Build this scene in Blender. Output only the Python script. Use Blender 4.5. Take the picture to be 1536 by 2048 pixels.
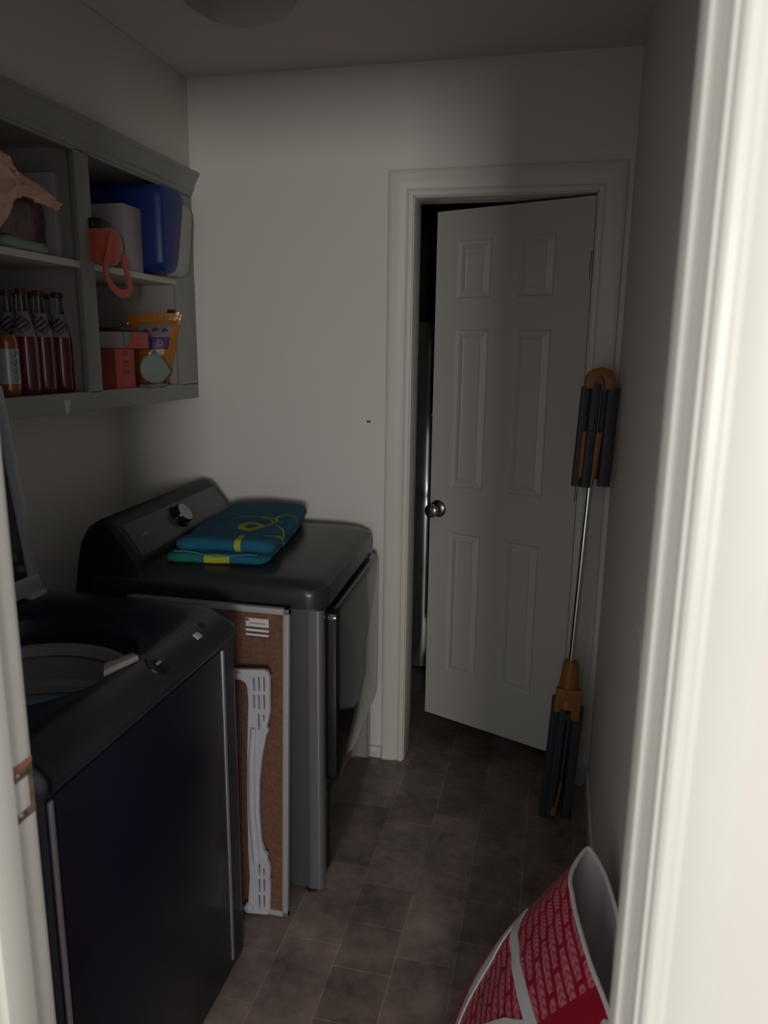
import bpy, bmesh, math, random
from mathutils import Vector, Matrix, noise
random.seed(7)
PI = math.pi
C = bpy.context.scene.collection
for o in list(bpy.data.objects): bpy.data.objects.remove(o)

# ------------------------------------------------------------------ camera
yaw, pit, rol = (math.radians(a) for a in (12.692, 11.961, .849))
f = Vector((-math.sin(yaw)*math.cos(pit), math.cos(yaw)*math.cos(pit), -math.sin(pit)))
rt = Vector((math.cos(yaw), math.sin(yaw), 0)); up = rt.cross(f)
r2 = rt*math.cos(rol) + up*math.sin(rol); u2 = -rt*math.sin(rol) + up*math.cos(rol)
cd = bpy.data.cameras.new('camera'); cam = bpy.data.objects.new('camera', cd); C.objects.link(cam)
cam.matrix_world = Matrix(((r2.x, u2.x, -f.x, -.185), (r2.y, u2.y, -f.y, -2.527), (r2.z, u2.z, -f.z, 1.546), (0, 0, 0, 1)))
cd.sensor_fit = 'VERTICAL'; cd.sensor_height = 36; cd.lens = 1468.6/2048*36
cd.shift_x = -12.87/2048; cd.shift_y = -11.33/2048
cd.clip_start = .02
cd.dof.use_dof = True; cd.dof.focus_distance = 2.3; cd.dof.aperture_fstop = 4.6
bpy.context.scene.camera = cam
# ------------------------------------------------------------------ light
sc = bpy.context.scene
sc.view_settings.view_transform = 'Standard'; sc.view_settings.look = 'None'
sc.view_settings.gamma = 1; sc.view_settings.use_curve_mapping = False
sc.view_settings.exposure = 0.19
w = bpy.data.worlds.new('world'); sc.world = w; w.use_nodes = True
w.node_tree.nodes['Background'].inputs[0].default_value = (.99, .985, 1.0, 1)
w.node_tree.nodes['Background'].inputs[1].default_value = .78
def area(name, loc, target, sx, sy, power, col):
    l = bpy.data.lights.new(name, 'AREA'); l.shape = 'RECTANGLE'; l.size = sx; l.size_y = sy
    l.energy = power; l.color = col
    o = bpy.data.objects.new(name, l); C.objects.link(o); o.location = loc
    o.rotation_euler = (Vector(target) - Vector(loc)).to_track_quat('-Z', 'Y').to_euler()
    return o
# daylight of the window across the hall behind the camera
area('hall_window_light', (.62, -5.0, 1.55), (-.7, 0, 1.3), .55, .5, 46, (1, .985, .94))

# ------------------------------------------------------------------ materials
def mat(name, col, rough=.5, metal=0, spec=.5, bump=None, var=None, coat=0, sheen=0, trans=0, ior=1.45):
    m = bpy.data.materials.new(name); m.use_nodes = True
    nt = m.node_tree; b = nt.nodes['Principled BSDF']
    b.inputs['Base Color'].default_value = (*col, 1); b.inputs['Roughness'].default_value = rough
    b.inputs['Metallic'].default_value = metal; b.inputs['Specular IOR Level'].default_value = spec
    b.inputs['Coat Weight'].default_value = coat; b.inputs['Coat Roughness'].default_value = .05
    b.inputs['Sheen Weight'].default_value = sheen
    b.inputs['Transmission Weight'].default_value = trans; b.inputs['IOR'].default_value = ior
    tc = nt.nodes.new('ShaderNodeTexCoord')
    if bump:
        n = nt.nodes.new('ShaderNodeTexNoise'); n.inputs['Scale'].default_value = bump[0]; n.inputs['Detail'].default_value = 4
        nt.links.new(tc.outputs['Object'], n.inputs['Vector'])
        bp = nt.nodes.new('ShaderNodeBump'); bp.inputs['Strength'].default_value = bump[1]; bp.inputs['Distance'].default_value = bump[2] if len(bump) > 2 else .004
        nt.links.new(n.outputs['Fac'], bp.inputs['Height']); nt.links.new(bp.outputs[0], b.inputs['Normal'])
    if var:
        n = nt.nodes.new('ShaderNodeTexNoise'); n.inputs['Scale'].default_value = var[0]; n.inputs['Detail'].default_value = 5
        nt.links.new(tc.outputs['Object'], n.inputs['Vector'])
        r = nt.nodes.new('ShaderNodeValToRGB'); k = var[1]
        r.color_ramp.elements[0].position = .3; r.color_ramp.elements[1].position = .7
        r.color_ramp.elements[0].color = (*[c*(1-k) for c in col], 1); r.color_ramp.elements[1].color = (*[min(1, c*(1+k)) for c in col], 1)
        nt.links.new(n.outputs['Fac'], r.inputs[0]); nt.links.new(r.outputs[0], b.inputs['Base Color'])
    return m
class NT:
    """small helper for math node chains"""
    def __init__(s, m): s.t = m.node_tree; s.b = s.t.nodes['Principled BSDF']; s.tc = s.t.nodes.new('ShaderNodeTexCoord')
    def m(s, op, a, b=None, c=None):
        n = s.t.nodes.new('ShaderNodeMath'); n.operation = op
        for i, v in enumerate((a, b, c)):
            if v is None: continue
            if isinstance(v, (int, float)): n.inputs[i].default_value = v
            else: s.t.links.new(v, n.inputs[i])
        return n.outputs[0]
    def sep(s, v):
        n = s.t.nodes.new('ShaderNodeSeparateXYZ'); s.t.links.new(v, n.inputs[0]); return n.outputs
    def noise(s, v, sc_, det=3, rough=.5):
        n = s.t.nodes.new('ShaderNodeTexNoise'); n.inputs['Scale'].default_value = sc_; n.inputs['Detail'].default_value = det
        n.inputs['Roughness'].default_value = rough; s.t.links.new(v, n.inputs['Vector']); return n.outputs['Fac']
    def mix(s, fac, a, b):
        n = s.t.nodes.new('ShaderNodeMix'); n.data_type = 'RGBA'
        if isinstance(fac, (int, float)): n.inputs[0].default_value = fac
        else: s.t.links.new(fac, n.inputs[0])
        for i, v in ((6, a), (7, b)):
            if isinstance(v, tuple): n.inputs[i].default_value = (*v, 1)
            else: s.t.links.new(v, n.inputs[i])
        return n.outputs[2]
    def col(s, v): s.t.links.new(v, s.b.inputs['Base Color'])
    def bump(s, h, st=.3, d=.003):
        n = s.t.nodes.new('ShaderNodeBump'); n.inputs['Strength'].default_value = st; n.inputs['Distance'].default_value = d
        s.t.links.new(h, n.inputs['Height']); s.t.links.new(n.outputs[0], s.b.inputs['Normal'])

M_wall = mat('wall_paint', (.69, .655, .61), .55, bump=(60, .12, .002), var=(1.6, .03))
M_ceil = mat('ceiling_paint', (.66, .60, .57), .9, bump=(140, .35, .003))
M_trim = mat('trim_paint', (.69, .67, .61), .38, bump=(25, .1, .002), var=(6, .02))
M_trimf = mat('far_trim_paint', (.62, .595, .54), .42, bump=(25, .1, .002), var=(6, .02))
M_doorp = mat('door_paint', (.55, .53, .49), .42, bump=(200, .08, .001))
M_cab = mat('cabinet_paint', (.28, .28, .255), .5, bump=(18, .2, .002), var=(8, .06))
M_cabin = mat('cabinet_inside_paint', (.38, .35, .33), .6, bump=(30, .1, .002))
M_shelf = mat('shelf_paint', (.58, .55, .50), .5)
M_black = mat('gloss_black', (.006, .007, .009), .12, coat=.2)
M_matblk = mat('matte_black', (.008, .008, .009), .5)
M_dryertop = mat('dryer_black_enamel', (.026, .026, .027), .3, bump=(400, .06, .0005))
M_washer = mat('washer_navy_black', (.005, .007, .018), .3, coat=.05)
M_lip = mat('washer_lip_gloss', (.022, .024, .028), .22)
M_deck = mat('washer_deck', (.007, .009, .02), .32)
M_plat = mat('platinum_metal', (.24, .24, .26), .24, metal=.6)
M_silver = mat('bright_trim_metal', (.50, .50, .52), .3, metal=.7)
M_side = mat('grey_side_enamel', (.075, .075, .085), .4, metal=.3)
M_grey = mat('tub_ring_grey', (.22, .21, .21), .5)
M_steel = mat('drum_steel', (.40, .52, .62), .35, metal=.4)
M_lid = mat('lid_frame_grey', (.30, .33, .38), .35, metal=.2)
M_glass = mat('lid_dark_glass', (.01, .014, .025), .06, coat=.5)
M_chrome = mat('chrome', (.75, .75, .76), .14, metal=1)
M_nickel = mat('satin_nickel', (.30, .28, .25), .22, metal=1)
M_cork = mat('cork', (.135, .062, .036), .9, bump=(300, .4, .001), var=(90, .25))
M_white = mat('white_plastic', (.42, .42, .46), .4, var=(30, .05))
M_whitef = mat('white_frame', (.30, .30, .30), .5)
M_paper = mat('paper', (.55, .53, .50), .7)
M_ink = mat('dark_ink', (.05, .045, .05), .7)
M_orange = mat('mustard_plastic', (.27, .105, .018), .45)
M_slate = mat('slate_grey_plastic', (.030, .035, .050), .5)
M_blue = mat('cooler_blue', (.016, .035, .19), .42)
M_coolg = mat('cooler_grey', (.40, .40, .37), .5)
M_boxw = mat('white_card', (.42, .385, .385), .7)
M_red = mat('red_card', (.52, .085, .06), .6)
M_redd = mat('brown_red_card', (.30, .07, .04), .6, var=(6, .3))
M_pouch = mat('coral_fabric', (.55, .10, .05), .8, bump=(300, .3, .001), sheen=.3)
M_teal = mat('teal_print', (.05, .28, .33), .5)
M_purple = mat('purple_print', (.07, .025, .14), .4)
M_mint = mat('mint_fabric', (.28, .36, .33), .8, bump=(40, .3, .004))
M_soda = mat('red_soda_bottle', (.11, .012, .022), .12, coat=.5)
M_clear = mat('clear_glass', (.75, .78, .76), .03, trans=1, ior=1.3)
M_cap = mat('maroon_cap', (.10, .02, .022), .4, metal=.3)
M_label = mat('grey_white_label', (.24, .21, .21), .5)
M_peach = mat('peach_plastic', (.66, .40, .30), .24, bump=(30, .5, .01))
M_pinkwrap = mat('dusky_wrap', (.13, .07, .075), .3, bump=(25, .6, .01), var=(14, .5))
M_strap = mat('webbing_white', (.70, .68, .68), .8, bump=(500, .3, .001))
M_lining = mat('tan_grey_lining', (.58, .52, .50), .8, bump=(9, .5, .02))
M_brass = mat('worn_strike_metal', (.42, .33, .25), .35, metal=.8, var=(60, .6))
M_dark = mat('back_room_painted_shade', (.05, .052, .06), .8)  # near-black wall colour stands in for the back room's lack of light
M_rust = mat('raw_wood', (.30, .13, .06), .8)
M_heater = mat('pale_enamel', (.38, .37, .36), .14, metal=.85)

# floor: stone look vinyl with joints
def floor_mat():
    m = mat('stone_vinyl', (.1, .08, .07), .42); n = NT(m); P = n.tc.outputs['Object']
    x, y, z = n.sep(P)
    cb = n.t.nodes.new('ShaderNodeCombineXYZ'); n.t.links.new(y, cb.inputs[0]); n.t.links.new(n.m('ADD', x, .665), cb.inputs[1])
    br = n.t.nodes.new('ShaderNodeTexBrick'); n.t.links.new(cb.outputs[0], br.inputs['Vector'])
    br.inputs['Scale'].default_value = 1; br.inputs['Brick Width'].default_value = .31; br.inputs['Row Height'].default_value = .1525
    br.inputs['Mortar Size'].default_value = .0022; br.inputs['Mortar Smooth'].default_value = .4; br.offset = .42; br.squash = .5; br.squash_frequency = 2
    br.inputs['Color1'].default_value = (.165, .124, .104, 1); br.inputs['Color2'].default_value = (.235, .18, .155, 1)
    br.inputs['Mortar'].default_value = (.265, .205, .175, 1); br.inputs['Bias'].default_value = -.1
    v = n.noise(P, 7, 7, .62); v2 = n.noise(P, 26, 5, .6)
    s = n.m('ADD', n.m('MULTIPLY', v, 2.3), n.m('MULTIPLY', v2, 1.1)); s = n.m('SUBTRACT', s, .62)
    hs = n.t.nodes.new('ShaderNodeHueSaturation'); n.t.links.new(br.outputs['Color'], hs.inputs['Color']); n.t.links.new(s, hs.inputs['Value'])
    n.col(hs.outputs[0]); n.bump(n.m('SUBTRACT', v2, n.m('MULTIPLY', br.outputs['Fac'], .6)), .25, .002)
    return m
M_floor = floor_mat()

# towel: teal-blue print with yellow swirls (pattern lives in the cloth)
def towel_mat():
    m = mat('beach_towel', (.01, .12, .2), .9, bump=None); n = NT(m); P = n.tc.outputs['Object']
    x, y, z = n.sep(P)
    nz = n.noise(P, 9, 2); wx = n.m('ADD', x, n.m('MULTIPLY', n.m('SUBTRACT', nz, .5), .03)); wy = n.m('ADD', y, n.m('MULTIPLY', n.m('SUBTRACT', n.noise(P, 12, 2), .5), .03))
    def ring(cx, cy, r, wd, sx=1, cut=None):
        dx = n.m('MULTIPLY', n.m('SUBTRACT', wx, cx), sx); dy = n.m('SUBTRACT', wy, cy)
        d = n.m('SQRT', n.m('ADD', n.m('MULTIPLY', dx, dx), n.m('MULTIPLY', dy, dy)))
        k = n.m('LESS_THAN', n.m('ABSOLUTE', n.m('SUBTRACT', d, r)), wd)
        if cut: k = n.m('MULTIPLY', k, n.m('GREATER_THAN' if cut[1] > 0 else 'LESS_THAN', dx if cut[0] == 'x' else dy, cut[2]))
        return k
    a = ring(.045, -.06, .030, .010, 1.0)
    for k in (ring(.03, .02, .055, .0035, .8, ('y', 1, -.01)), ring(.135, .06, .045, .004, 1, ('y', 1, -.02)), ring(.16, .02, .075, .009, 1, ('x', 1, .045)), ring(.08, -.09, .075, .004, 1, ('x', 1, .03)), ring(.0, -.02, .095, .003, 1, ('x', 1, .05))):
        a = n.m('MAXIMUM', a, k)
    # yellow bars on the near folded edge
    e1 = n.m('MULTIPLY', n.m('LESS_THAN', z, .027), n.m('MULTIPLY', n.m('LESS_THAN', y, -.17), n.m('LESS_THAN', n.m('ABSOLUTE', n.m('SUBTRACT', x, -.005)), .037)))
    e2 = n.m('MULTIPLY', n.m('LESS_THAN', y, -.17), n.m('MULTIPLY', n.m('GREATER_THAN', z, .031), n.m('LESS_THAN', n.m('ABSOLUTE', n.m('SUBTRACT', x, .05)), .009)))
    a = n.m('MAXIMUM', a, n.m('MAXIMUM', e1, e2))
    g = n.m('LESS_THAN', n.m('ADD', x, n.m('MULTIPLY', nz, .1)), -.01)
    base = n.mix(n.m('MULTIPLY', n.m('MULTIPLY', g, n.m('LESS_THAN', z, .03)), .9), (.004, .085, .17), (.004, .12, .085))
    base = n.mix(n.m('MULTIPLY', n.noise(P, 5, 2), .5), base, (.01, .13, .15))
    n.col(n.mix(a, base, (.33, .35, .03))); n.bump(n.noise(P, 500, 2), .5, .002)
    return m
M_towel = towel_mat()

# tote: pink chain stitches on red, plain red patch
def tote_mat():
    m = mat('knit_print_tote', (.5, .02, .05), .45, coat=.1); n = NT(m); U = n.tc.outputs['UV']
    u, v, _ = n.sep(U)                                   # metres along the rim / up the side
    cu = n.m('DIVIDE', n.m('ADD', v, n.m('MULTIPLY', u, .06)), .0235); ci = n.m('FLOOR', cu); cf = n.m('ABSOLUTE', n.m('SUBTRACT', n.m('FRACT', cu), .5))
    vs = n.m('ADD', n.m('DIVIDE', u, .0125), n.m('MULTIPLY', cf, -1.8))
    st = n.m('ABSOLUTE', n.m('SUBTRACT', n.m('FRACT', vs), .5))
    grp = n.m('FRACT', n.m('ADD', n.m('DIVIDE', u, .084), n.m('MULTIPLY', ci, .27)))
    gd = n.m('ABSOLUTE', n.m('SUBTRACT', grp, .5))
    wdt = n.m('SUBTRACT', .40, n.m('MULTIPLY', gd, .30))
    inside = n.m('MULTIPLY', n.m('LESS_THAN', cf, wdt), n.m('LESS_THAN', gd, .455))
    nz = n.noise(U, 90, 3)
    line = n.m('MULTIPLY', n.m('ADD', st, nz), n.m('GREATER_THAN', n.m('ADD', st, n.m('MULTIPLY', nz, .30)), .30))
    fac = n.m('MULTIPLY', inside, n.m('ADD', .34, n.m('MULTIPLY', line, .85)))
    # plain red patch at the near end, between belt strap and rim
    pl = n.m('MULTIPLY', n.m('GREATER_THAN', u, n.m('ADD', .378, n.m('MULTIPLY', v, .134))), n.m('GREATER_THAN', v, -.165))
    fac = n.m('MULTIPLY', fac, n.m('SUBTRACT', 1, pl))
    n.col(n.mix(n.m('MULTIPLY', fac, .85), (.36, .008, .030), (.64, .19, .24)))
    n.bump(n.m('MULTIPLY', fac, 1), .6, .003)
    return m
M_tote = tote_mat()

# ------------------------------------------------------------------ mesh helpers
XF = {}
def thing(name, label=None, cat=None, loc=(0, 0, 0), rotz=0, group=None, kind=None):
    o = bpy.data.objects.new(name, None); C.objects.link(o); o.location = loc; o.rotation_euler = (0, 0, rotz)
    o.empty_display_size = .05
    XF[o.name] = Matrix.Translation(loc) @ Matrix.Rotation(rotz, 4, 'Z')
    return tag(o, label, cat, group, kind)
def tag(o, label=None, cat=None, group=None, kind=None):
    if label: o['label'] = label
    if cat: o['category'] = cat
    if group: o['group'] = group
    if kind: o['kind'] = kind
    return o
def obj(name, bm, m, parent=None, local=False, sharp=35, uv=None, recalc=True):
    """link bm as one mesh; coordinates are world metres unless local (then the thing's own frame)"""
    if recalc: bmesh.ops.recalc_face_normals(bm, faces=bm.faces)
    X = XF[parent.name] if parent else Matrix()
    if parent and not local: bm.transform(X.inverted())
    me = bpy.data.meshes.new(name); bm.to_mesh(me); bm.free()
    for p in me.polygons: p.use_smooth = True
    me.set_sharp_from_angle(angle=math.radians(sharp))
    for mm in (m if isinstance(m, (list, tuple)) else [m]): me.materials.append(mm)
    o = bpy.data.objects.new(name, me); C.objects.link(o)
    if parent: o.parent = parent
    XF[o.name] = X
    return o
def own(o):
    """give a one-mesh thing its origin at its own base"""
    me = o.data; xs = [v.co for v in me.vertices]
    c = Vector(((min(v.x for v in xs)+max(v.x for v in xs))/2, (min(v.y for v in xs)+max(v.y for v in xs))/2, min(v.z for v in xs)))
    me.transform(Matrix.Translation(-c)); o.location = c; XF[o.name] = Matrix.Translation(c)
    return o
def join(dst, src, mi=0):
    me = bpy.data.meshes.new('t'); src.to_mesh(me); src.free()
    n0 = len(dst.faces); dst.from_mesh(me); bpy.data.meshes.remove(me)
    dst.faces.ensure_lookup_table()
    for f_ in dst.faces[n0:]: f_.material_index = mi
    return dst
def box(bm, x0, x1, y0, y1, z0, z1, bev=0, seg=2, mi=0, X=None):
    t = bmesh.new(); bmesh.ops.create_cube(t, size=1)
    for v in t.verts: v.co = Vector((x0+(v.co.x+.5)*(x1-x0), y0+(v.co.y+.5)*(y1-y0), z0+(v.co.z+.5)*(z1-z0)))
    if bev: bmesh.ops.bevel(t, geom=t.edges[:], offset=min(bev, .49*min(abs(x1-x0), abs(y1-y0), abs(z1-z0))), segments=seg, affect='EDGES', profile=.5)
    if X: t.transform(X)
    return join(bm, t, mi)
def B(*a, **k): return box(bmesh.new(), *a, **k)
def loft(bm, loops, cap0=True, cap1=True, closed=True, mi=0):
    t = bmesh.new(); L = [[t.verts.new(p) for p in lp] for lp in loops]; n = len(L[0])
    for a, b in zip(L, L[1:]):
        for i in range(n if closed else n-1):
            j = (i+1) % n; t.faces.new((a[i], a[j], b[j], b[i]))
    if cap0: t.faces.new(L[0][::-1])
    if cap1: t.faces.new(L[-1])
    return join(bm, t, mi)
def tube(bm, p0, p1, r0, r1=None, n=20, mi=0, cap=True):
    p0, p1 = Vector(p0), Vector(p1); d = (p1-p0).normalized(); r1 = r0 if r1 is None else r1
    a = d.orthogonal().normalized(); b = d.cross(a)
    lp = [[p+(a*math.cos(t)+b*math.sin(t))*r for t in (2*PI*i/n for i in range(n))] for p, r in ((p0, r0), (p1, r1))]
    return loft(bm, lp, cap, cap, mi=mi)
def lathe(bm, prof, c=(0, 0, 0), n=32, mi=0, axis=None, cap=(True, True)):
    """prof (r, h) pairs round +Z (or axis) through c"""
    d = Vector(axis or (0, 0, 1)).normalized(); a = d.orthogonal().normalized(); b = d.cross(a); c = Vector(c)
    return loft(bm, [[c+d*h+(a*math.cos(2*PI*i/n)+b*math.sin(2*PI*i/n))*r for i in range(n)] for r, h in prof], *cap, mi=mi)
def rrect(x0, x1, y0, y1, r, z, k=6):
    p = []
    for cx, cy, a0 in ((x1-r, y1-r, 0), (x0+r, y1-r, 90), (x0+r, y0+r, 180), (x1-r, y0+r, 270)):
        for i in range(k+1):
            a = math.radians(a0+90*i/k); p.append(Vector((cx+r*math.cos(a), cy+r*math.sin(a), z)))
    return p
def prism(bm, pts, ax, a0, a1, mi=0, bev=0):
    """2-D outline extruded along ax; pts are the other two coordinates in xyz order"""
    def P(p, a): return Vector({'x': (a, p[0], p[1]), 'y': (p[0], a, p[1]), 'z': (p[0], p[1], a)}[ax])
    t = bmesh.new(); A = [t.verts.new(P(p, a0)) for p in pts]; Bv = [t.verts.new(P(p, a1)) for p in pts]; n = len(pts)
    for i in range(n): t.faces.new((A[i], A[(i+1) % n], Bv[(i+1) % n], Bv[i]))
    c0 = t.faces.new(A[::-1]); c1 = t.faces.new(Bv)
    if bev:
        bmesh.ops.recalc_face_normals(t, faces=t.faces)
        bmesh.ops.bevel(t, geom=list(set(c0.edges[:]+c1.edges[:])), offset=bev, segments=2, affect='EDGES', profile=.5)
    return join(bm, t, mi)
def plate(outline, holes, a0, a1, ax='y'):
    """flat plate with slots cut through: filled 2-D curve turned into a mesh"""
    cu = bpy.data.curves.new('t', 'CURVE'); cu.dimensions = '2D'; cu.fill_mode = 'BOTH'
    for pts in [outline]+holes:
        s = cu.splines.new('POLY'); s.points.add(len(pts)-1); s.use_cyclic_u = True
        for q, p in zip(s.points, pts): q.co = (p[0], p[1], 0, 1)
    cu.extrude = abs(a1-a0)/2; cu.bevel_depth = 0
    o = bpy.data.objects.new('t', cu); me = bpy.data.meshes.new_from_object(o)
    bm = bmesh.new(); bm.from_mesh(me); bpy.data.objects.remove(o); bpy.data.meshes.remove(me)
    c = (a0+a1)/2
    for v in bm.verts: v.co = Vector((v.co.x, c - v.co.z, v.co.y)) if ax == 'y' else Vector((c+v.co.z, v.co.x, v.co.y))
    bmesh.ops.remove_doubles(bm, verts=bm.verts, dist=1e-5)
    return bm
def text_bm(s, size, depth=.0006):
    cu = bpy.data.curves.new('t', 'FONT'); cu.body = s; cu.size = size; cu.extrude = depth; cu.align_x = 'CENTER'; cu.align_y = 'CENTER'
    o = bpy.data.objects.new('t', cu); me = bpy.data.meshes.new_from_object(o)
    bm = bmesh.new(); bm.from_mesh(me); bpy.data.objects.remove(o); bpy.data.meshes.remove(me)
    return bm
def frame_mat(origin, xdir, ydir):
    x = Vector(xdir).normalized(); y = Vector(ydir).normalized(); z = x.cross(y)
    return Matrix(((x.x, y.x, z.x, origin[0]), (x.y, y.y, z.y, origin[1]), (x.z, y.z, z.z, origin[2]), (0, 0, 0, 1)))
def wob(bm, amp, scale, seed=0, flt=None):
    for v in bm.verts:
        k = flt(v.co) if flt else 1
        q = v.co*scale+Vector((seed, seed*1.7, seed*.3))
        v.co += Vector((noise.noise(q), noise.noise(q+Vector((9, 2, 4))), noise.noise(q+Vector((3, 7, 1)))))*amp*k
    return bm
def subdiv(bm, n): bmesh.ops.subdivide_edges(bm, edges=bm.edges[:], cuts=n, use_grid_fill=True); return bm

XL, XS, H = -1.825, -1.489, 2.446
YF, YH = -1.82, -1.94         # doorway wall: room face, hall face
# ------------------------------------------------------------------ room shell
def struct(name, bm, m, **k): return tag(obj(name, bm, m, **k), kind='structure')
struct('floor', B(-2.4, 2.2, -6, 2.2, -.1, 0), M_floor)
struct('ceiling', B(XL-.1, .12, YH, 2.2, H, H+.1), M_ceil)
struct('wall_left', B(XL-.1, XL, YH, 2.2, 0, H), M_wall)
struct('wall_right', B(0, .12, YF, 2.2, 0, H), M_wall)
bm = B(XL, -.707, 0, .115, 0, H); box(bm, -.085, 0, 0, .115, 0, H); box(bm, -.707, -.085, 0, .115, 2.06, H)
struct('wall_back', bm, M_wall)
bm = B(-2.4, -.82, YH, YF, 0, 2.7); box(bm, -.066, 2.2, YH, YF, 0, 2.7); box(bm, -.82, -.066, YH, YF, 2.06, 2.7)
struct('wall_front', bm, M_wall)
bm = B(XL, XS, YF, 0, 2.135, H, .004)
struct('wall_soffit', bm, M_wall)
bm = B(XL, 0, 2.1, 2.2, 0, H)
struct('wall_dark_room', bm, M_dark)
# casing profile: (offset from opening edge, height above wall)
PROF = [(0, 0), (0, .010), (.004, .013), (.012, .013), (.016, .009), (.022, .008), (.030, .012), (.040, .0145), (.056, .017), (.064, .0175), (.068, .015), (.069, 0)]
def casing(bm, x0, x1, zt, yw, dirn, scale=1.0, sides='LTR'):
    """mitred casing round an opening x0..x1, top zt, on wall face y=yw, projecting dirn"""
    loops = []
    for (o_, h) in PROF:
        o_ *= scale
        y = yw+dirn*h
        loops.append([Vector((x0-o_, y, 0)), Vector((x0-o_, y, zt+o_)), Vector((x1+o_, y, zt+o_)), Vector((x1+o_, y, 0))])
    t = bmesh.new(); L = [[t.verts.new(p) for p in lp] for lp in loops]
    for a, b in zip(L, L[1:]):
        for i in range(3): t.faces.new((a[i], a[i+1], b[i+1], b[i]))
    return join(bm, t)
def jamb(bm, x0, x1, zt, y0, y1, t=.02, stop=None):
    box(bm, x0-t, x0, y0, y1, 0, zt+t, .001); box(bm, x1, x1+t, y0, y1, 0, zt+t, .001); box(bm, x0-t, x1+t, y0, y1, zt, zt+t, .001)
    if stop:
        s0, s1 = stop
        box(bm, x0-.001, x0+.011, s0, s1, 0, zt, .003); box(bm, x1-.011, x1+.001, s0, s1, 0, zt, .003); box(bm, x0, x1, s0, s1, zt-.011, zt+.001, .003)
OX0, OX1 = -.687, -.105
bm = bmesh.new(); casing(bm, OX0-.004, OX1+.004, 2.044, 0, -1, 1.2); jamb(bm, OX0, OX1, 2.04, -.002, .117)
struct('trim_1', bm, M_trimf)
NX0, NX1 = -.80, -.086
bm = bmesh.new(); casing(bm, NX0-.005, NX1+.005, 2.045, YH, -1, .87); casing(bm, NX0-.005, NX1+.005, 2.045, YF, 1, .87)
jamb(bm, NX0, NX1, 2.04, YH-.001, YF+.001, stop=(YH+.035, YF-.037))
tr2 = struct('trim_2', bm, M_trim)
# strike plate let into the left jamb
bm = prism(bmesh.new(), [(-1.864, .972), (-1.817, .972), (-1.817, 1.040), (-1.864, 1.040)], 'x', NX0-.002, NX0+.002)
o = obj('strike_plate', bm, M_brass, tr2)
bm = B(NX0+.0015, NX0+.0026, -1.852, -1.826, .985, 1.026, .0005); obj('latch_hole', bm, M_paper, o)
bm = B(NX0+.0015, NX0+.0022, -1.866, -1.817, 1.040, 1.047); obj('worn_edge', bm, M_rust, o)
bm = bmesh.new()
for z in (.979, 1.033): lathe(bm, [(.0035, 0), (.0035, .0015), (.002, .0022)], (NX0+.002, -1.84, z), 12, axis=(1, 0, 0))
obj('screw', bm, M_chrome, o)
# baseboards
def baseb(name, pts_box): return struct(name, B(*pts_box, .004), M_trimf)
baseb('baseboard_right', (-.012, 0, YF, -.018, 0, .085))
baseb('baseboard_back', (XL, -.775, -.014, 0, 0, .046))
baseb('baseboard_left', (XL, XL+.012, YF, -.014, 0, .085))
# wall marks
tag(obj('trim_3', B(-.845, -.831, -.0012, 0, 1.296, 1.303, .0005), M_ink), kind='structure')
bm = prism(bmesh.new(), [(-1.069, 1.009), (-1.075, 1.006), (-1.10, .985), (-1.125, .944), (-1.118, .950), (-1.095, .985)], 'x', -.0012, 0)
tag(obj('trim_4', bm, M_paper), kind='structure')

# ------------------------------------------------------------------ door ajar
U = Vector((-.651+.105, .217, 0)).normalized(); DW, DT = .5785, .035
# local frame of the door: x along the leaf from the hinge, y towards the room, z up
Nn = Vector((U.y, -U.x, 0))*-1
if Nn.y > 0: Nn = -Nn
dth = thing('door_1', 'white six panel door standing ajar into the dark back room', None, (OX1-.003, .004, .10), 0, kind='structure')
XF[dth.name] = Matrix.Translation((OX1-.003, .004, .10))
DX = Matrix(((U.x, Nn.x, 0, OX1-.003), (U.y, Nn.y, 0, .004), (0, 0, 1, 0), (0, 0, 0, 1)))
zb, zt = .10, 2.032
cols = [(.125, .258), (.358, .490)]; rows = [(.302, .872), (1.047, 1.625), (1.732, 1.930)]
def door_face(bm, y, s):
    t = bmesh.new(); xs = [0, *cols[0], *cols[1], DW]; zs = [zb, *rows[0], *rows[1], *rows[2], zt]
    for i in range(5):
        for j in range(7):
            x0, x1, z0, z1 = xs[i], xs[i+1], zs[j], zs[j+1]
            if i % 2 and j % 2:
                prev = None
                for ins, dep in ((0, 0), (.003, -.003), (.006, -.008), (.010, -.0085), (.031, -.001), (.034, -.003), (.037, -.003)):
                    L = [t.verts.new((a, y+s*dep, b)) for a, b in ((x0+ins, z0+ins), (x1-ins, z0+ins), (x1-ins, z1-ins), (x0+ins, z1-ins))]
                    if prev:
                        for k in range(4): t.faces.new((prev[k], prev[(k+1) % 4], L[(k+1) % 4], L[k]))
                    prev = L
                t.faces.new(prev)
            else:
                t.faces.new([t.verts.new((a, y, b)) for a, b in ((x0, z0), (x1, z0), (x1, z1), (x0, z1))])
    bmesh.ops.remove_doubles(t, verts=t.verts, dist=1e-5)
    return join(bm, t)
bm = bmesh.new(); door_face(bm, 0, 1); door_face(bm, -DT, -1)
t = bmesh.new()
for a in (((0, zb), (DW, zb)), ((DW, zb), (DW, zt)), ((DW, zt), (0, zt)), ((0, zt), (0, zb))):
    t.faces.new([t.verts.new(p) for p in ((a[0][0], 0, a[0][1]), (a[1][0], 0, a[1][1]), (a[1][0], -DT, a[1][1]), (a[0][0], -DT, a[0][1]))])
join(bm, t); bmesh.ops.remove_doubles(bm, verts=bm.verts, dist=1e-5)
bm.transform(DX); obj('door_leaf', bm, M_doorp, dth, sharp=20)
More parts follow.
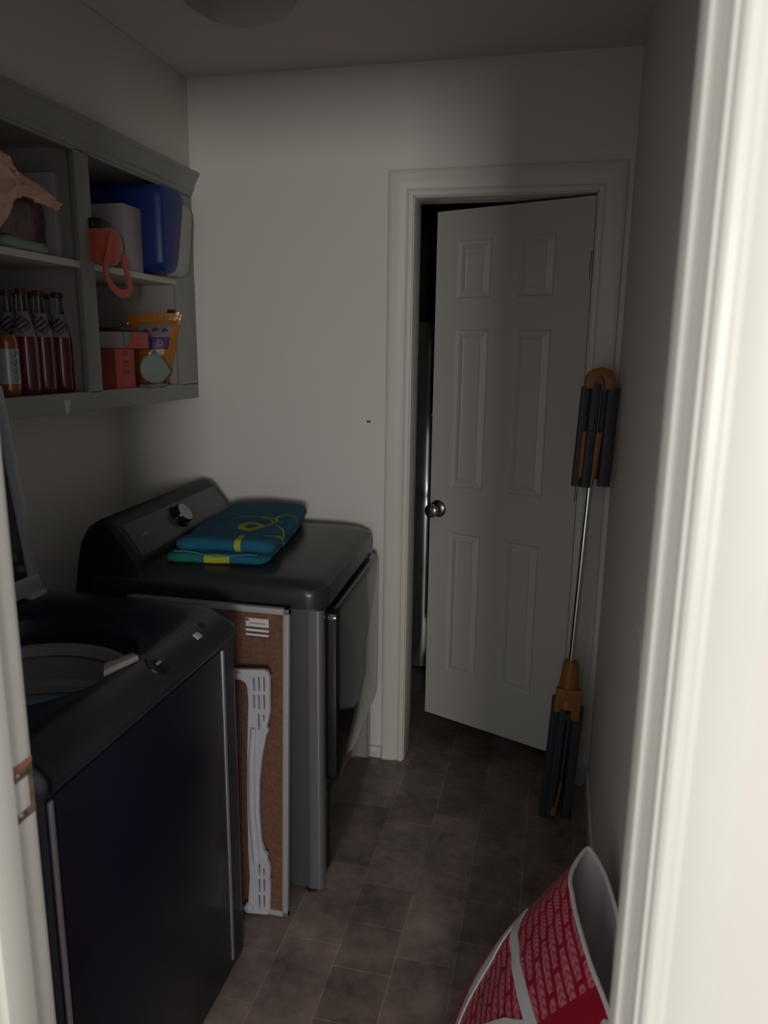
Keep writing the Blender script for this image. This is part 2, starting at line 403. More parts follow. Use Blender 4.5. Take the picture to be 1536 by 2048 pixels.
bm = lathe(bmesh.new(), [(.033, 0), (.033, .004), (.028, .010), (.014, .014), (.012, .03), (.016, .034), (.0245, .042), (.027, .052), (.0245, .062), (.016, .068), (.004, .069)], (.541, 0, .956), 36, axis=(0, 1, 0))
bm.transform(DX); kn = obj('door_knob', bm, M_nickel, dth)
bm = lathe(bmesh.new(), [(.007, .069), (.006, .0715), (.001, .072)], (.541, 0, .956), 16, axis=(0, 1, 0)); bm.transform(DX); obj('keyhole_button', bm, M_matblk, kn)
bm = bmesh.new()
for z in (.3, 1.1, 1.82): tube(bm, (OX1-.004, .006, z-.045), (OX1-.004, .006, z+.045), .005, n=12)
obj('hinge', bm, M_nickel, dth)
# dim things seen through the gap
t = thing('storage_cylinder', 'tall pale glossy cylinder glimpsed through the gap of the door', 'tank', (-.80, 1.02, 0))
bm = lathe(bmesh.new(), [(.20, .02), (.2, 1.66), (.19, 1.675), (.06, 1.68)], (-.80, 1.02, 0), 48); obj('body', bm, M_heater, t)
bm = lathe(bmesh.new(), [(.19, 0), (.19, .03)], (-.80, 1.02, 0), 32); obj('base_ring', bm, M_matblk, t)
bm = bmesh.new(); lathe(bm, [(.006, 0), (.011, .01), (.009, .02)], (-.742, .826, 1.27), 12, axis=(.2, -1, 0)); obj('valve', bm, M_chrome, t)

# ------------------------------------------------------------------ ceiling lamp
t = thing('ceiling_lamp', 'round flush ceiling lamp, switched off, at top edge', 'lamp', (-1.03, -.60, H))
bm = lathe(bmesh.new(), [(.165, 0), (.168, -.012), (.16, -.020)], (-1.03, -.60, H), 48); obj('rim', bm, M_ceil, t)
bm = lathe(bmesh.new(), [(.152, -.018), (.14, -.045), (.10, -.068), (.05, -.078), (.005, -.08)], (-1.03, -.60, H), 48)
obj('lamp_shade', bm, mat('frosted_glass', (.42, .38, .36), .5), t)

# ------------------------------------------------------------------ wall cabinet
CB, CT, YC = 1.366, 2.134, -1.30
cab = thing('wall_cabinet', 'grey painted open-front cabinet hung on the left wall above the machines', 'cabinet', ((XL+XS)/2, -.65, CB))
fr = XS-.018
bm = B(fr, XS, YC, 0-.001, CB, 1.42, .0015); box(bm, fr, XS, YC, -.001, 2.06, CT, .0015)
box(bm, fr, XS, -.125, -.001, 1.415, 2.065, .0015); box(bm, fr, XS, -.655, -.592, 1.415, 2.065, .0015); box(bm, fr, XS, YC, YC+.06, 1.415, 2.065, .0015)
obj('face_frame', bm, M_cab, cab)
bm = B(XL+.001, fr, YC, -.001, 1.398, 1.418); box(bm, XL+.001, fr, YC, -.001, 2.075, 2.09); box(bm, XL+.001, XL+.008, YC, -.001, 1.41, 2.08)
box(bm, XL+.001, fr, -.118, -.102, 1.41, 2.08); box(bm, XL+.001, fr, YC, YC+.016, 1.41, 2.08); box(bm, XL+.001, fr, -.632, -.616, 1.41, 2.08)
obj('carcass', bm, M_cabin, cab)
for y0, y1 in ((-.616, -.118), (YC+.016, -.632)):
    obj('shelf', B(XL+.008, XS-.004, y0, y1, 1.757, 1.776, .002), M_shelf, cab)
# crown along the top rail, following a moulding profile
cp = [(0, 2.068), (.004, 2.068), (.006, 2.080), (.012, 2.086), (.014, 2.100), (.022, 2.112), (.026, 2.124), (.034, 2.130), (.036, 2.142), (0, 2.142)]
bm = prism(bmesh.new(), [(XS+a, z) for a, z in cp], 'y', YC, -.002); obj('crown_moulding', bm, M_cab, cab)
bm = prism(bmesh.new(), [(-.775, 1.402), (-.748, 1.402), (-.752, 1.372), (-.768, 1.366)], 'x', XS, XS+.0012); obj('paint_drip', bm, M_shelf, cab)

# ------------------------------------------------------------------ dryer (own frame: origin near front corner on floor, x to front, y away)
dx = thing('clothes_dryer', 'black front-loading dryer with platinum corner trim in the far corner', 'dryer', (-.768, -.768, 0), math.radians(3))
DWd, DD = .685, .70
L = True
bm = bmesh.new(); loft(bm, [rrect(-DD, -.004, 0, DWd, .02, z) for z in (.025, .872)]); obj('body', bm, M_side, dx, L)
# front corner posts, rounded bright metal
for y0, y1 in ((-.002, .045), (DWd-.045, DWd+.002)):
    bm = bmesh.new(); loft(bm, [rrect(-.045, .006, y0, y1, .016, z) for z in (.022, .868)]); obj('corner_trim', bm, M_plat, dx, L)
# top: crowned slab with deep rounded front
def slab(z0, z1, r, inset):
    return [rrect(-DD+.02+inset, .014-inset, -.006+inset, DWd+.006-inset, r, z0)]
bm = bmesh.new()
lps = []
for ins, z in ((.010, .868), (.0, .874), (0, .905), (.003, .925), (.010, .938), (.022, .947), (.045, .952), (.12, .955)):
    lps.append([Vector((p.x, p.y, z + (0 if z < .93 else -.010*max(0, (p.x+.15)/.15)))) for p in rrect(-DD+.005+ins*.3, .016-ins, -.008+ins, DWd+.008-ins, max(.05, .06), z, 8)])
loft(bm, lps); obj('top_panel', bm, M_dryertop, dx, L, sharp=50)
# console: leaning control panel along the back
prof = [(-.715, .87), (-.70, .955), (-.685, 1.02), (-.66, 1.062), (-.625, 1.082), (-.595, 1.078), (-.578, 1.062), (-.512, .975), (-.505, .955), (-.505, .87)]
bm = bmesh.new(); ys = [(-.004, .90), (.006, .97), (.02, 1), (DWd-.03, 1), (DWd-.010, .985), (DWd, .94)]
cx, cz = -.60, .93
lps = []
for y, s in ys: lps.append([Vector((cx+(x-cx)*s, y, (cz+(z-cz)*s) if z > cz else z)) for x, z in prof])
loft(bm, lps); con = obj('console', bm, M_matblk, dx, L, sharp=40)
# control face plate sits on the slope
pa, pb = Vector((-.578, 0, 1.062)), Vector((-.512, 0, .975)); sd = (pb-pa).normalized(); sn = Vector((-sd.z, 0, sd.x)); sn = sn if sn.x > 0 else -sn
def on_face(u, y): return pa+sd*u+Vector((0, y, 0))
def face_plate(y0, y1, u0, u1, th, bev=.002):
    return B(y0, y1, u0, u1, 0, th, bev)
FM = frame_mat(pa, (0, 1, 0), -sd)     # x along the console, y up the slope, z out
bm = B(.035, DWd-.02, -.105, -.002, -.002, .003, .002); bm.transform(FM); obj('control_panel', bm, mat('charcoal_panel', (.045, .047, .047), .3), con, L)
kc = .325
bm = lathe(bmesh.new(), [(.040, .002), (.040, .006), (.036, .010)], (kc, -.048, 0), 40); bm.transform(FM); kb = obj('dial_ring', bm, M_black, con, L)
bm = lathe(bmesh.new(), [(.034, .006), (.033, .026), (.030, .030), (.002, .030)], (kc+.0, -.048, 0), 40); bm.transform(FM); obj('dial', bm, M_black, con, L)
bm = lathe(bmesh.new(), [(.029, .030), (.029, .0325), (.002, .033)], (kc, -.048, 0), 40); bm.transform(FM); obj('dial_cap', bm, mat('brushed_cap', (.33, .33, .32), .4, metal=.4), con, L)
M_prt = mat('grey_print', (.12, .12, .12), .5)
def mark(x0_, x1_, y0_, y1_):
    b_ = B(x0_, x1_, y0_, y1_, .003, .0034); b_.transform(FM); obj('printed_mark', b_, M_prt, con, L)
mark(.085, .135, -.053, -.047)
for i, yy in enumerate((.20, .215, .235, .39, .405, .43, .45, .48)): mark(yy, yy+.007, -.03-.012*(i % 3), -.028-.012*(i % 3))
for k in range(8):
    a = PI*2*k/12+.2; mark(kc+math.cos(a)*.052-.003, kc+math.cos(a)*.052+.003, -.048+math.sin(a)*.05-.001, -.048+math.sin(a)*.05+.001)
# front: glossy door panel with rounded corners, slightly bowed
def bow_panel(x0, y0, y1, z0, z1, th, bowd, rad, n=14):
    t = bmesh.new()
    loops = []
    base = rrect(y0, y1, z0, z1, rad, 0, 6)
    for ins, dxx in ((0, 0), (0, th-.006), (.002, th-.002), (.006, th)):
        loops.append([Vector((x0+dxx, y0+(p.x-y0)*(1-2*ins/(y1-y0))+ins, z0+(p.y-z0)*(1-2*ins/(z1-z0))+ins)) for p in base])
    loft(t, loops, True, False)
    ring = loops[-1]; cy, czz = (y0+y1)/2, (z0+z1)/2
    inner = [ring]
    for s in (.92, .8, .6, .4, .2): inner.append([Vector((x0+th+bowd*(1-s*s), cy+(p.y-cy)*s, czz+(p.z-czz)*s)) for p in ring])
    loft(t, inner, False, True)
    bmesh.ops.remove_doubles(t, verts=t.verts, dist=1e-6)
    return t
obj('front_panel', B(-.004, .004, .04, DWd-.04, .04, .868, .002), M_black, dx, L)
dd = obj('dryer_door', bow_panel(.002, .05, DWd-.03, .33, .855, .034, .012, .03), M_black, dx, L, sharp=40)
obj('kick_panel', bow_panel(.0, .045, DWd-.045, .045, .315, .010, .003, .02), M_black, dx, L, sharp=40)
for y in (.03, DWd-.03):
    for x in (-.035, -DD+.06): obj('foot', lathe(bmesh.new(), [(.02, 0), (.02, .012), (.012, .014), (.012, .03)], (x, y, 0), 16), M_matblk, dx, L)

# ------------------------------------------------------------------ washer
wx = thing('washing_machine', 'navy black top-loading washer with its lid open, nearest the doorway', 'washing machine', (-.90, -1.35, 0), 0)
WY0, WY1 = -1.69, -.99; WXB = -1.55; WF = -.90
def wl(z, front=0, side=0, back=0, r=.035): return rrect(WXB+back, WF-front, WY0+side, WY1-side, r, z, 8)
bm = bmesh.new(); loft(bm, [wl(.02), wl(.885)], True, False); obj('body', bm, M_washer, wx)
# rounded deck with its round opening
N = len(wl(1)); oc = Vector((-1.195, -1.375)); orr = .222
def circ(z, r, ref=None):
    out = []
    for p in wl(.9, .06, .02): 
        a = math.atan2(p.y-oc.y, p.x-oc.x); out.append(Vector((oc.x+r*math.cos(a), oc.y+r*math.sin(a), z)))
    return out
def resample(lp, n):
    pts = lp+[lp[0]]; d = [0]
    for a, b in zip(pts, pts[1:]): d.append(d[-1]+(b-a).length)
    out = []; k = 0
    for i in range(n):
        s = d[-1]*i/n
        while d[k+1] < s: k += 1
        t_ = (s-d[k])/max(1e-9, d[k+1]-d[k]); out.append(pts[k].lerp(pts[k+1], t_))
    return out
def wres(*a, **k): return resample(wl(*a, **k), 96)
def cres(z, r):
    return [Vector((oc.x+r*math.cos(a), oc.y+r*math.sin(a), z)) for a in (math.atan2(p.y-oc.y, p.x-oc.x) for p in wres(.94, .06, .02))]
deck = [wres(.885, -.004, -.003), wres(.905, -.004, -.003), wres(.922, .012, .0), wres(.940, .038, .006), wres(.949, .052, .014), wres(.951, .06, .022)]
bm = bmesh.new(); loft(bm, deck[:5], False, False); loft(bm, deck[4:]+[cres(.949, orr+.012), cres(.94, orr+.003), cres(.885, orr)], False, False)
bmesh.ops.remove_doubles(bm, verts=bm.verts, dist=1e-6)
dk = obj('top_deck', bm, M_deck, wx, sharp=50)
# glossy front lip, wide band sloping to the front face
bm = bmesh.new()
def lip(x, z): return [(x, z)]
prof = [(-.9485, .9495), (-.938, .9450), (-.921, .934), (-.903, .919), (-.893, .904), (-.8925, .886)]
loft(bm, [[Vector((x+.0012, y, z+.0012)) for x, z in prof] + [Vector((x-.004, y, z-.004)) for x, z in prof[::-1]] for y in (WY0+.02, WY1-.045)])
lp_ = obj('front_lip', bm, M_lip, wx, sharp=50)
LM = frame_mat((-.921, -1.35, .9352), (0, 1, 0), (-.83, 0, .55))
def on_lip(y0, y1, u0, u1, h, m, nm, bev=.001):
    b_ = B(y0+1.35, y1+1.35, u0, u1, 0, h, bev); b_.transform(LM); return obj(nm, b_, m, lp_)
on_lip(-1.166, -1.144, -.010, .006, .0025, mat('white_sticker', (.42, .42, .42), .5), 'sticker')
b_ = lathe(bmesh.new(), [(.009, 0), (.009, .0018), (.002, .002)], (1.35-1.112, .012, 0), 20); b_.transform(LM); obj('screw_cap', b_, M_matblk, lp_)
b_ = lathe(bmesh.new(), [(.026, 0), (.024, .003), (.015, .0035)], (1.35-1.315, .002, 0), 24); b_.transform(LM); lh = obj('lid_latch', b_, M_black, lp_)
b_ = B(1.35-1.320, 1.35-1.305, -.001, .005, .003, .006, .001); b_.transform(LM); obj('latch_pin', b_, M_label, lh)
bm = prism(bmesh.new(), [(-.950, -1.335), (-.968, -1.325), (-.992, -1.385), (-.972, -1.415)], 'z', .950, .962, bev=.002); obj('lock_cover', bm, M_label, dk)
# tub
bm = bmesh.new(); loft(bm, [cres(.885, orr), cres(.882, orr-.010), cres(.862, orr-.016), cres(.858, orr-.004), cres(.80, orr-.006), cres(.79, orr-.02), cres(.775, orr-.022)], False, False)
obj('tub_ring', bm, M_grey, wx, sharp=40, recalc=False)
bm = bmesh.new(); loft(bm, [cres(.79, orr+.02), cres(.775, orr-.02), cres(.77, orr-.008), cres(.47, orr-.008), cres(.44, orr-.05), cres(.44, .07), cres(.50, .05), cres(.52, .02)], False, True)
obj('drum', bm, M_steel, wx, sharp=40, recalc=False)
# silver seams of the front face and the flat front panel
for y in (-1.676, -1.085): obj('trim_strip', B(-.902, -.8965, y, y+.011, .045, .872, .002), M_silver, wx)
obj('front_face', B(-.904, -.8975, -1.660, -1.090, .045, .876, .003), M_washer, wx)
for y in (WY0+.05, WY1-.05):
    for x in (-.95, -1.5): obj('foot', lathe(bmesh.new(), [(.02, 0), (.02, .012), (.012, .014), (.012, .03)], (x, y, 0), 16), M_matblk, wx)
# low rear console
bm = prism(bmesh.new(), [(-1.548, .93), (-1.548, 1.03), (-1.535, 1.045), (-1.50, 1.04), (-1.462, .945), (-1.462, .93)], 'y', WY0+.02, WY1-.02, bev=.004); obj('console', bm, M_black, wx)
# open lid, hinged at the back, leaning back: local x across, y up the lid
lean = math.atan2(.055, .45); ld = Vector((-math.sin(lean), 0, math.cos(lean)))
LX = frame_mat((-1.405, 0, .957), (0, 1, 0), ld)    # z axis = across x up
y0, y1, hh = -1.62, -1.035, .50
bm = B(y0, y1, 0, .045, -.010, .012, .004); box(bm, y0, y1, hh-.045, hh, -.010, .012, .004)
box(bm, y0, y0+.036, .04, hh-.04, -.010, .012, .004); box(bm, y1-.036, y1, .04, hh-.04, -.010, .012, .004)
bm.transform(LX); ldo = obj('lid', bm, M_lid, wx)
bm = B(y0+.03, y1-.03, .04, hh-.04, -.006, .006); bm.transform(LX); obj('lid_glass', bm, M_glass, ldo)
bm = B(y1-.05, y1+.006, -.022, .006, -.018, .020, .006); bm.transform(LX); obj('hinge_block', bm, M_lid, ldo)

# ------------------------------------------------------------------ cork board leaning between the machines
t = thing('cork_board', 'framed cork board stood on edge between the washer and the dryer', 'board', (-1.15, -.855, 0))
def lean_y(z): return -.862+z*.058       # bottom stands forward, top rests on the dryer
BX = Matrix(((1, 0, 0, 0), (0, 1, .050, -.872), (0, 0, 1, 0), (0, 0, 0, 1)))
x0, x1, z0, z1 = -1.30, -.832, .004, .888; fw = .016
bm = B(x0, x1, -.004, .014, z0, z0+fw, .002); box(bm, x0, x1, -.004, .014, z1-fw, z1, .002); box(bm, x0, x0+fw, -.004, .014, z0, z1, .002); box(bm, x1-fw, x1, -.004, .014, z0, z1, .002)
bm.transform(BX); obj('frame', bm, M_whitef, t)
bm = B(x0+.01, x1-.01, .0, .010, z0+.01, z1-.01); bm.transform(BX); obj('cork_sheet', bm, M_cork, t)
bm = B(-.952, -.888, -.0012, 0, .833, .856); box(bm, -.952, -.888, -.0012, 0, .820, .827); box(bm, -.952, -.888, -.0012, 0, .808, .814); bm.transform(BX); pl = obj('paper_label', bm, M_paper, t)
bm = B(-.951, -.943, -.0018, -.0011, .848, .854)
for z in (.829, .8165, .8055): box(bm, -.952, -.888, -.0016, -.0005, z-.001, z+.0015)
for i in range(9): box(bm, -.940+i*.005, -.937+i*.005, -.0018, -.0011, .8415, .844)
bm.transform(BX); obj('print_line', bm, M_ink, pl)

# white slotted plastic strip standing in front of the cork board
out = [(-.973, .732), (-.882, .740), (-.872, .737), (-.866, .722), (-.867, .626), (-.877, .579), (-.873, .574), (-.873, .567), (-.878, .562), (-.882, .543), (-.892, .493), (-.901, .418), (-.904, .327), (-.900, .244), (-.891, .207), (-.884, .204), (-.884, .187), (-.878, .170), (-.876, .155), (-.877, .135), (-.881, .128), (-.877, .12), (-.879, .030), (-.888, .012), (-.943, .006), (-.958, .012), (-.961, .022), (-.95, .032), (-.942, .044), (-.936, .12), (-.938, .198), (-.937, .352), (-.933, .501), (-.926, .646), (-.928, .686), (-.933, .699), (-.946, .706), (-.974, .704)]
sl = [(-.909, .716, .679), (-.895, .72, .68), (-.881, .722, .681), (-.91, .668, .63), (-.896, .67, .629), (-.882, .672, .631), (-.898, .616, .570), (-.884, .616, .598), (-.907, .17, .134), (-.894, .158, .136), (-.908, .123, .081), (-.894, .125, .084), (-.909, .072, .030), (-.895, .074, .033)]
holes = []
for x, za, zc in sl:
    w_ = .0024; holes.append([(x-w_, zc+.003), (x-.001, zc), (x+.001, zc), (x+w_, zc+.003), (x+w_, za-.003), (x+.001, za), (x-.001, za), (x-w_, za-.003)])
t = thing('slotted_bracket', 'long white slotted plastic bracket stood upright against the cork board', 'bracket', (-.91, -.882, 0))
bm = plate(out, holes, -.886, -.876); obj('plate', bm, M_white, t, sharp=30)
bm = bmesh.new()
tube(bm, (-.913, -.886, .575), (-.921, -.887, .47), .008, .010, 12); tube(bm, (-.921, -.887, .47), (-.923, -.888, .33), .010, .010, 12); tube(bm, (-.923, -.888, .33), (-.915, -.886, .18), .010, .011, 12)
obj('rib', bm, M_white, t)
obj('peg', lathe(bmesh.new(), [(.010, 0), (.009, .008), (.004, .010)], (-.950, -.886, .719), 16, axis=(0, -1, 0)), M_white, t); bm = bmesh.new(); lathe(bm, [(.015, 0), (.013, .010), (.005, .012)], (-.940, -.886, .028), 20, axis=(0, -1, 0)); obj('peg', bm, M_white, t)
obj('side_rail', B(-.9735, -.9705, -.884, -.878, .03, .72, .001), M_side, t); obj('side_rail', B(-.9665, -.9645, -.884, -.878, .02, .70, .001), M_side, t)

# ------------------------------------------------------------------ towel folded on the dryer
TW = (-1.118, -.465, .9545)
t = thing('beach_towel', 'folded teal beach towel with yellow swirls lying on the dryer', 'towel', TW, math.radians(8))
def cloth_slab(x0, x1, y0, y1, z0, z1, seed, taper=0):
    b_ = bmesh.new(); r = (z1-z0)/2*.98; lps = []
    for k in range(9):
        a = -PI/2+PI*k/8; ins = r*(1-math.cos(a)); z = (z0+z1)/2+r*math.sin(a)
        lps.append(resample([Vector((p.x, p.y, z)) for p in rrect(x0+ins, x1-ins-taper*0, y0+ins, y1-ins, .028, z, 6)], 72))
    top = lps[-1]; cxx, cyy = (x0+x1)/2, (y0+y1)/2
    for s in (.85, .65, .4, .15): lps.append([Vector((cxx+(p.x-cxx)*s, cyy+(p.y-cyy)*s, p.z+.002)) for p in top])
    loft(b_, lps)
    return wob(b_, .010, 9, seed, lambda c: .35+.65*min(1, max(0, (c.z-z0)/.02)) if True else 1)
bm = cloth_slab(-.155, .140, -.250, .30, .001, .028, 3); obj('lower_fold', bm, M_towel, t, True, sharp=60)
bm = cloth_slab(-.135, .150, -.230, .31, .026, .062, 5)
for v in bm.verts: v.co.z += .012*max(0, (v.co.y)/.3)*0 + .006*math.sin((v.co.x+.1)*14)
obj('upper_fold', bm, M_towel, t, True, sharp=60)
# pale seam line wandering along the near edge
pts = []
for i in range(25):
    s = i/24; pts.append(Vector((-.125+.235*s, -.246+.006*math.sin(s*9), .031+.004*math.sin(s*7+1)-.004*s)))
bm = bmesh.new()
for a, b in zip(pts, pts[1:]): tube(bm, a, b, .0016, n=6)
obj('hem', bm, mat('pale_hem', (.07, .22, .22), .9), t, True)

# ------------------------------------------------------------------ folded tripod airer in the corner
PA, PB = Vector((-.113, -.215, .0)), Vector((-.0615, -.135, 1.505)); ax = (PB-PA).normalized()
t = thing('folded_airer', 'folded tripod clothes airer, steel pole with slate legs and mustard hubs, leaning in the corner', 'clothes airer', PA)
e1 = Vector((1, .12, 0)); e1 = (e1-ax*e1.dot(ax)).normalized(); e2 = ax.cross(e1)
if e2.y > 0: e2 = -e2            # towards the viewer
PL = (PB-PA).length
def ap(a, b, h): return PA+ax*h+e1*a+e2*b
AXM = lambda h: Matrix(((e1.x, e2.x, ax.x, (PA+ax*h).x), (e1.y, e2.y, ax.y, (PA+ax*h).y), (e1.z, e2.z, ax.z, (PA+ax*h).z), (0, 0, 0, 1)))
bm = bmesh.new(); tube(bm, ap(0, 0, .35), ap(0, 0, 1.44), .0105, n=24); tube(bm, ap(0, 0, .95), ap(0, 0, .957), .0112, n=24); obj('pole', bm, M_chrome, t)
# upper head: cap with arch, four hanging arms, mustard inner arms
def arm(a, b, h0, h1, wd, th, a2=None, m=M_slate, nm='arm', r=.006, parent=t):
    a2 = a if a2 is None else a2
    b_ = bmesh.new(); lps = []
    for k in range(7):
        s = k/6; c = ap(a+(a2-a)*s, b, h0+(h1-h0)*s)
        lps.append([c+e1*(p.x)+e2*(p.y) for p in rrect(-wd/2, wd/2, -th/2, th/2, min(r, wd*.45, th*.45), 0, 3)])
    loft(b_, lps); return obj(nm, b_, m, parent)
archp = [(-.046, 0), (-.046, .034), (-.040, .048), (-.024, .062), (0, .067), (.022, .062), (.036, .050), (.042, .034), (.040, 0), (.014, 0), (.012, .020), (.006, .034), (-.004, .042), (-.012, .034), (-.018, .018), (-.020, 0)]
bm = prism(bmesh.new(), archp, 'y', -.018, .024, bev=.003); bm.transform(AXM(PL-.067)); obj('top_hub', bm, M_orange, t)
hT = PL-.060
arm(-.040, -.004, hT, 1.135, .030, .020, -.042)
arm(-.012, .014, hT+.01, 1.135, .030, .020, -.016)
arm(.042, .000, hT+.002, 1.14, .038, .022, .042, nm='arm')
arm(.020, -.016, hT-.01, 1.16, .026, .018, .022)
arm(-.034, .010, 1.31, 1.165, .016, .016, -.034, m=M_orange, nm='inner_arm')
arm(.010, .012, 1.31, 1.165, .022, .018, .002, m=M_orange, nm='inner_arm')
# lower hub: fluted cone with forked skirt
bm = bmesh.new(); lathe(bm, [(.024, .555), (.026, .545), (.029, .50), (.037, .43), (.040, .40)], (0, 0, 0), 28); bm.transform(AXM(0)); hb = obj('lower_hub', bm, M_orange, t)
fork = [(-.046, 0), (-.040, .075), (.036, .075), (.040, 0), (.038, -.030), (.012, -.030), (.009, .012), (0, .030), (-.012, .034), (-.020, .020), (-.026, -.004), (-.040, -.008)]
bm = prism(bmesh.new(), fork, 'y', .012, .040, bev=.004); bm.transform(AXM(.395)); obj('fork', bm, M_orange, hb)
arm(-.034, .004, .43, -.0, .030, .024, -.040, nm='leg'); arm(-.014, .022, .405, .004, .026, .022, -.024, nm='leg')
arm(.040, .004, .40, .002, .032, .026, .034, nm='leg'); arm(.012, -.014, .42, .012, .022, .020, .010, nm='leg')
arm(.010, .020, .38, .10, .006, .006, .004, m=M_side, nm='strut', r=.002)
arm(.004, .026, .135, .05, .008, .008, -.004, m=M_orange, nm='cord_end', r=.003)
arm(-.012, .034, .052, .022, .018, .012, -.014, m=M_orange, nm='tip', r=.004)

# ------------------------------------------------------------------ tote bag against the right wall
RIM = [(-.066, -1.045), (-.090, -1.095), (-.103, -1.150), (-.099, -1.20), (-.092, -1.255), (-.071, -1.361), (-.045, -1.455), (-.028, -1.55), (-.018, -1.62), (-.012, -1.64), (-.010, -1.60), (-.010, -1.50), (-.010, -1.40), (-.011, -1.30), (-.016, -1.215), (-.030, -1.13), (-.045, -1.08), (-.055, -1.055)]
BOT = [(-.30, -1.040), (-.325, -1.055), (-.338, -1.09), (-.340, -1.15), (-.338, -1.25), (-.335, -1.38), (-.33, -1.50), (-.32, -1.62), (-.29, -1.665), (-.20, -1.67), (-.06, -1.66), (-.02, -1.60), (-.016, -1.45), (-.016, -1.30), (-.018, -1.18), (-.04, -1.08), (-.12, -1.045), (-.22, -1.038)]
BN = 144
def bag_pt(u, h):
    """u 0..1 round the bag, h 0..1 up"""
    def at(L_, u_, z):
        n = len(L_); s = (u_ % 1)*n; i = int(s); f_ = s-i
        p = [L_[(i+k-1) % n] for k in range(4)]
        r = []
        for c in (0, 1):
            a, b, c_, d = p[0][c], p[1][c], p[2][c], p[3][c]
            r.append(.5*((2*b)+(-a+c_)*f_+(2*a-5*b+4*c_-d)*f_*f_+(-a+3*b-3*c_+d)*f_**3))
        return Vector((r[0], r[1], z))
    b, r = at(BOT, u, .003), at(RIM, u, .485-.01*max(0, math.sin(PI*2*(u-.35))))
    p = b.lerp(r, h)
    out = math.sin(PI*h**.7)*.032*(1 if p.x < -.05 else 0)
    k = Vector((-1, .25, 0)) if p.y > -1.2 else Vector((-1, 0, 0))
    p += k.normalized()*out*min(1, max(0, (-.02-p.x)/.08))
    p.x = min(p.x, -.004)
    q = p*9; p += Vector((noise.noise(q), noise.noise(q+Vector((5, 5, 5))), 0))*.005*math.sin(PI*min(1, h*1.0))
    return p
def bag_mesh(h0, h1, nh, off=0, u0=0, u1=1, nu=BN, uvs=True):
    t = bmesh.new(); uvl = t.loops.layers.uv.new('UVMap'); g = []
    for j in range(nh+1):
        h = h0+(h1-h0)*j/nh; g.append([(t.verts.new(bag_pt(u0+(u1-u0)*i/nu, h)), (u0+(u1-u0)*i/nu, h)) for i in range(nu+1)])
    for j in range(nh):
        for i in range(nu):
            q = (g[j][i], g[j][i+1], g[j+1][i+1], g[j+1][i]); fc = t.faces.new([v for v, _ in q])
            for lp, (_, (uu, h)) in zip(fc.loops, q): lp[uvl].uv = (uu*1.25, (h-1)*.55)
    return t
t = thing('tote_bag', 'red tote bag printed with pink knit stitches and white straps, against the right wall', 'bag', (-.18, -1.35, 0))
bm = bag_mesh(0, 1, 40); bmesh.ops.remove_doubles(bm, verts=bm.verts, dist=1e-5)
bot = [e for e in bm.edges if e.is_boundary and all(v.co.z < .02 for v in e.verts)]
bmesh.ops.holes_fill(bm, edges=bot); obj('shell', bm, M_tote, t, sharp=60)
def inner():
    t_ = bmesh.new(); lps = []
    for h in (1, .93, .85, .75, .66, .60):
        L_ = [bag_pt(i/BN, h) for i in range(BN)]; c = sum(L_, Vector())/BN
        lps.append([c+(p-c)*({1: .985, .93: .95, .85: .93, .75: .90, .66: .84, .60: .6}[h]) for p in L_])
    loft(t_, lps, False, True); return wob(t_, .016, 20, 4, lambda c: min(1, max(0, (.47-c.z)/.1)))
obj('lining', inner(), M_lining, t, sharp=60, recalc=False)
bm = bmesh.new()
for i in range(BN):
    tube(bm, bag_pt(i/BN, 1), bag_pt((i+1)/BN, 1), .0045, n=8, cap=False)
obj('rim_piping', bm, M_strap, t)
def strap(poly, wd, lift=.003, nm='strap'):
    P_ = []
    for (a, b) in zip(poly, poly[1:]):
        for k in range(10): P_.append((a[0]+(b[0]-a[0])*k/10, a[1]+(b[1]-a[1])*k/10))
    P_.append(poly[-1]); t_ = bmesh.new(); rows_ = []
    for i, (u, h) in enumerate(P_):
        p = bag_pt(u, h); q = bag_pt(*P_[min(i+1, len(P_)-1)]); o_ = bag_pt(*P_[max(i-1, 0)]); d = (q-o_).normalized()
        nrm = (bag_pt(u+.004, h)-bag_pt(u-.004, h)).cross(bag_pt(u, min(1, h+.01))-bag_pt(u, h-.01)).normalized()
        if nrm.x > 0: nrm = -nrm
        s = d.cross(nrm).normalized()
        rows_.append([p+s*(wd/2)*k+nrm*lf for k, lf in ((-1, .0), (-1, lift), (0, lift+.001), (1, lift), (1, .0))])
    loft(t_, rows_, True, True, closed=True); return obj(nm, t_, M_strap, t)
STRAPS = [[(.056, .665), (.118, .48), (.158, .30), (.20, .12), (.225, .02)], [(.046, .655), (.136, .645), (.21, .665), (.285, .71), (.40, .72)], [(.285, .70), (.258, .57), (.24, .42)]]
for s_ in STRAPS: strap(s_, .028)

# ------------------------------------------------------------------ things in the cabinet, upper right
SZ, FZ = 1.7765, 1.4185
t = thing('cooler', 'blue and grey picnic cooler bulging out of the upper right cubby', 'cooler', (-1.62, -.20, SZ))
bm = bmesh.new(); lps = []
for x, ins in ((-1.80, .03), (-1.79, .01), (-1.72, 0), (-1.47, 0), (-1.445, .004), (-1.437, .016)):
    lp = rrect(-.303+ins, -.140-ins, 1.782+ins, 2.052-ins, .035, 0, 8)
    lps.append([Vector((x, p.x-(.0 if p.x < -.22 else .062*(2.052-p.y)/.26), p.y)) for p in lp])
loft(bm, lps); obj('body', bm, M_blue, t, sharp=50)
bm = bmesh.new(); lps = []
for x, ins in ((-1.486, .012), (-1.483, .002), (-1.470, 0), (-1.456, .004), (-1.449, .016)):
    lp = rrect(-.235+ins, -.052-ins, 1.7775+ins, 2.022-ins, .045, 0, 8)
    lps.append([Vector((x, p.x-(.0 if p.x < -.18 else .055*(2.02-p.y)/.25), p.y)) for p in lp])
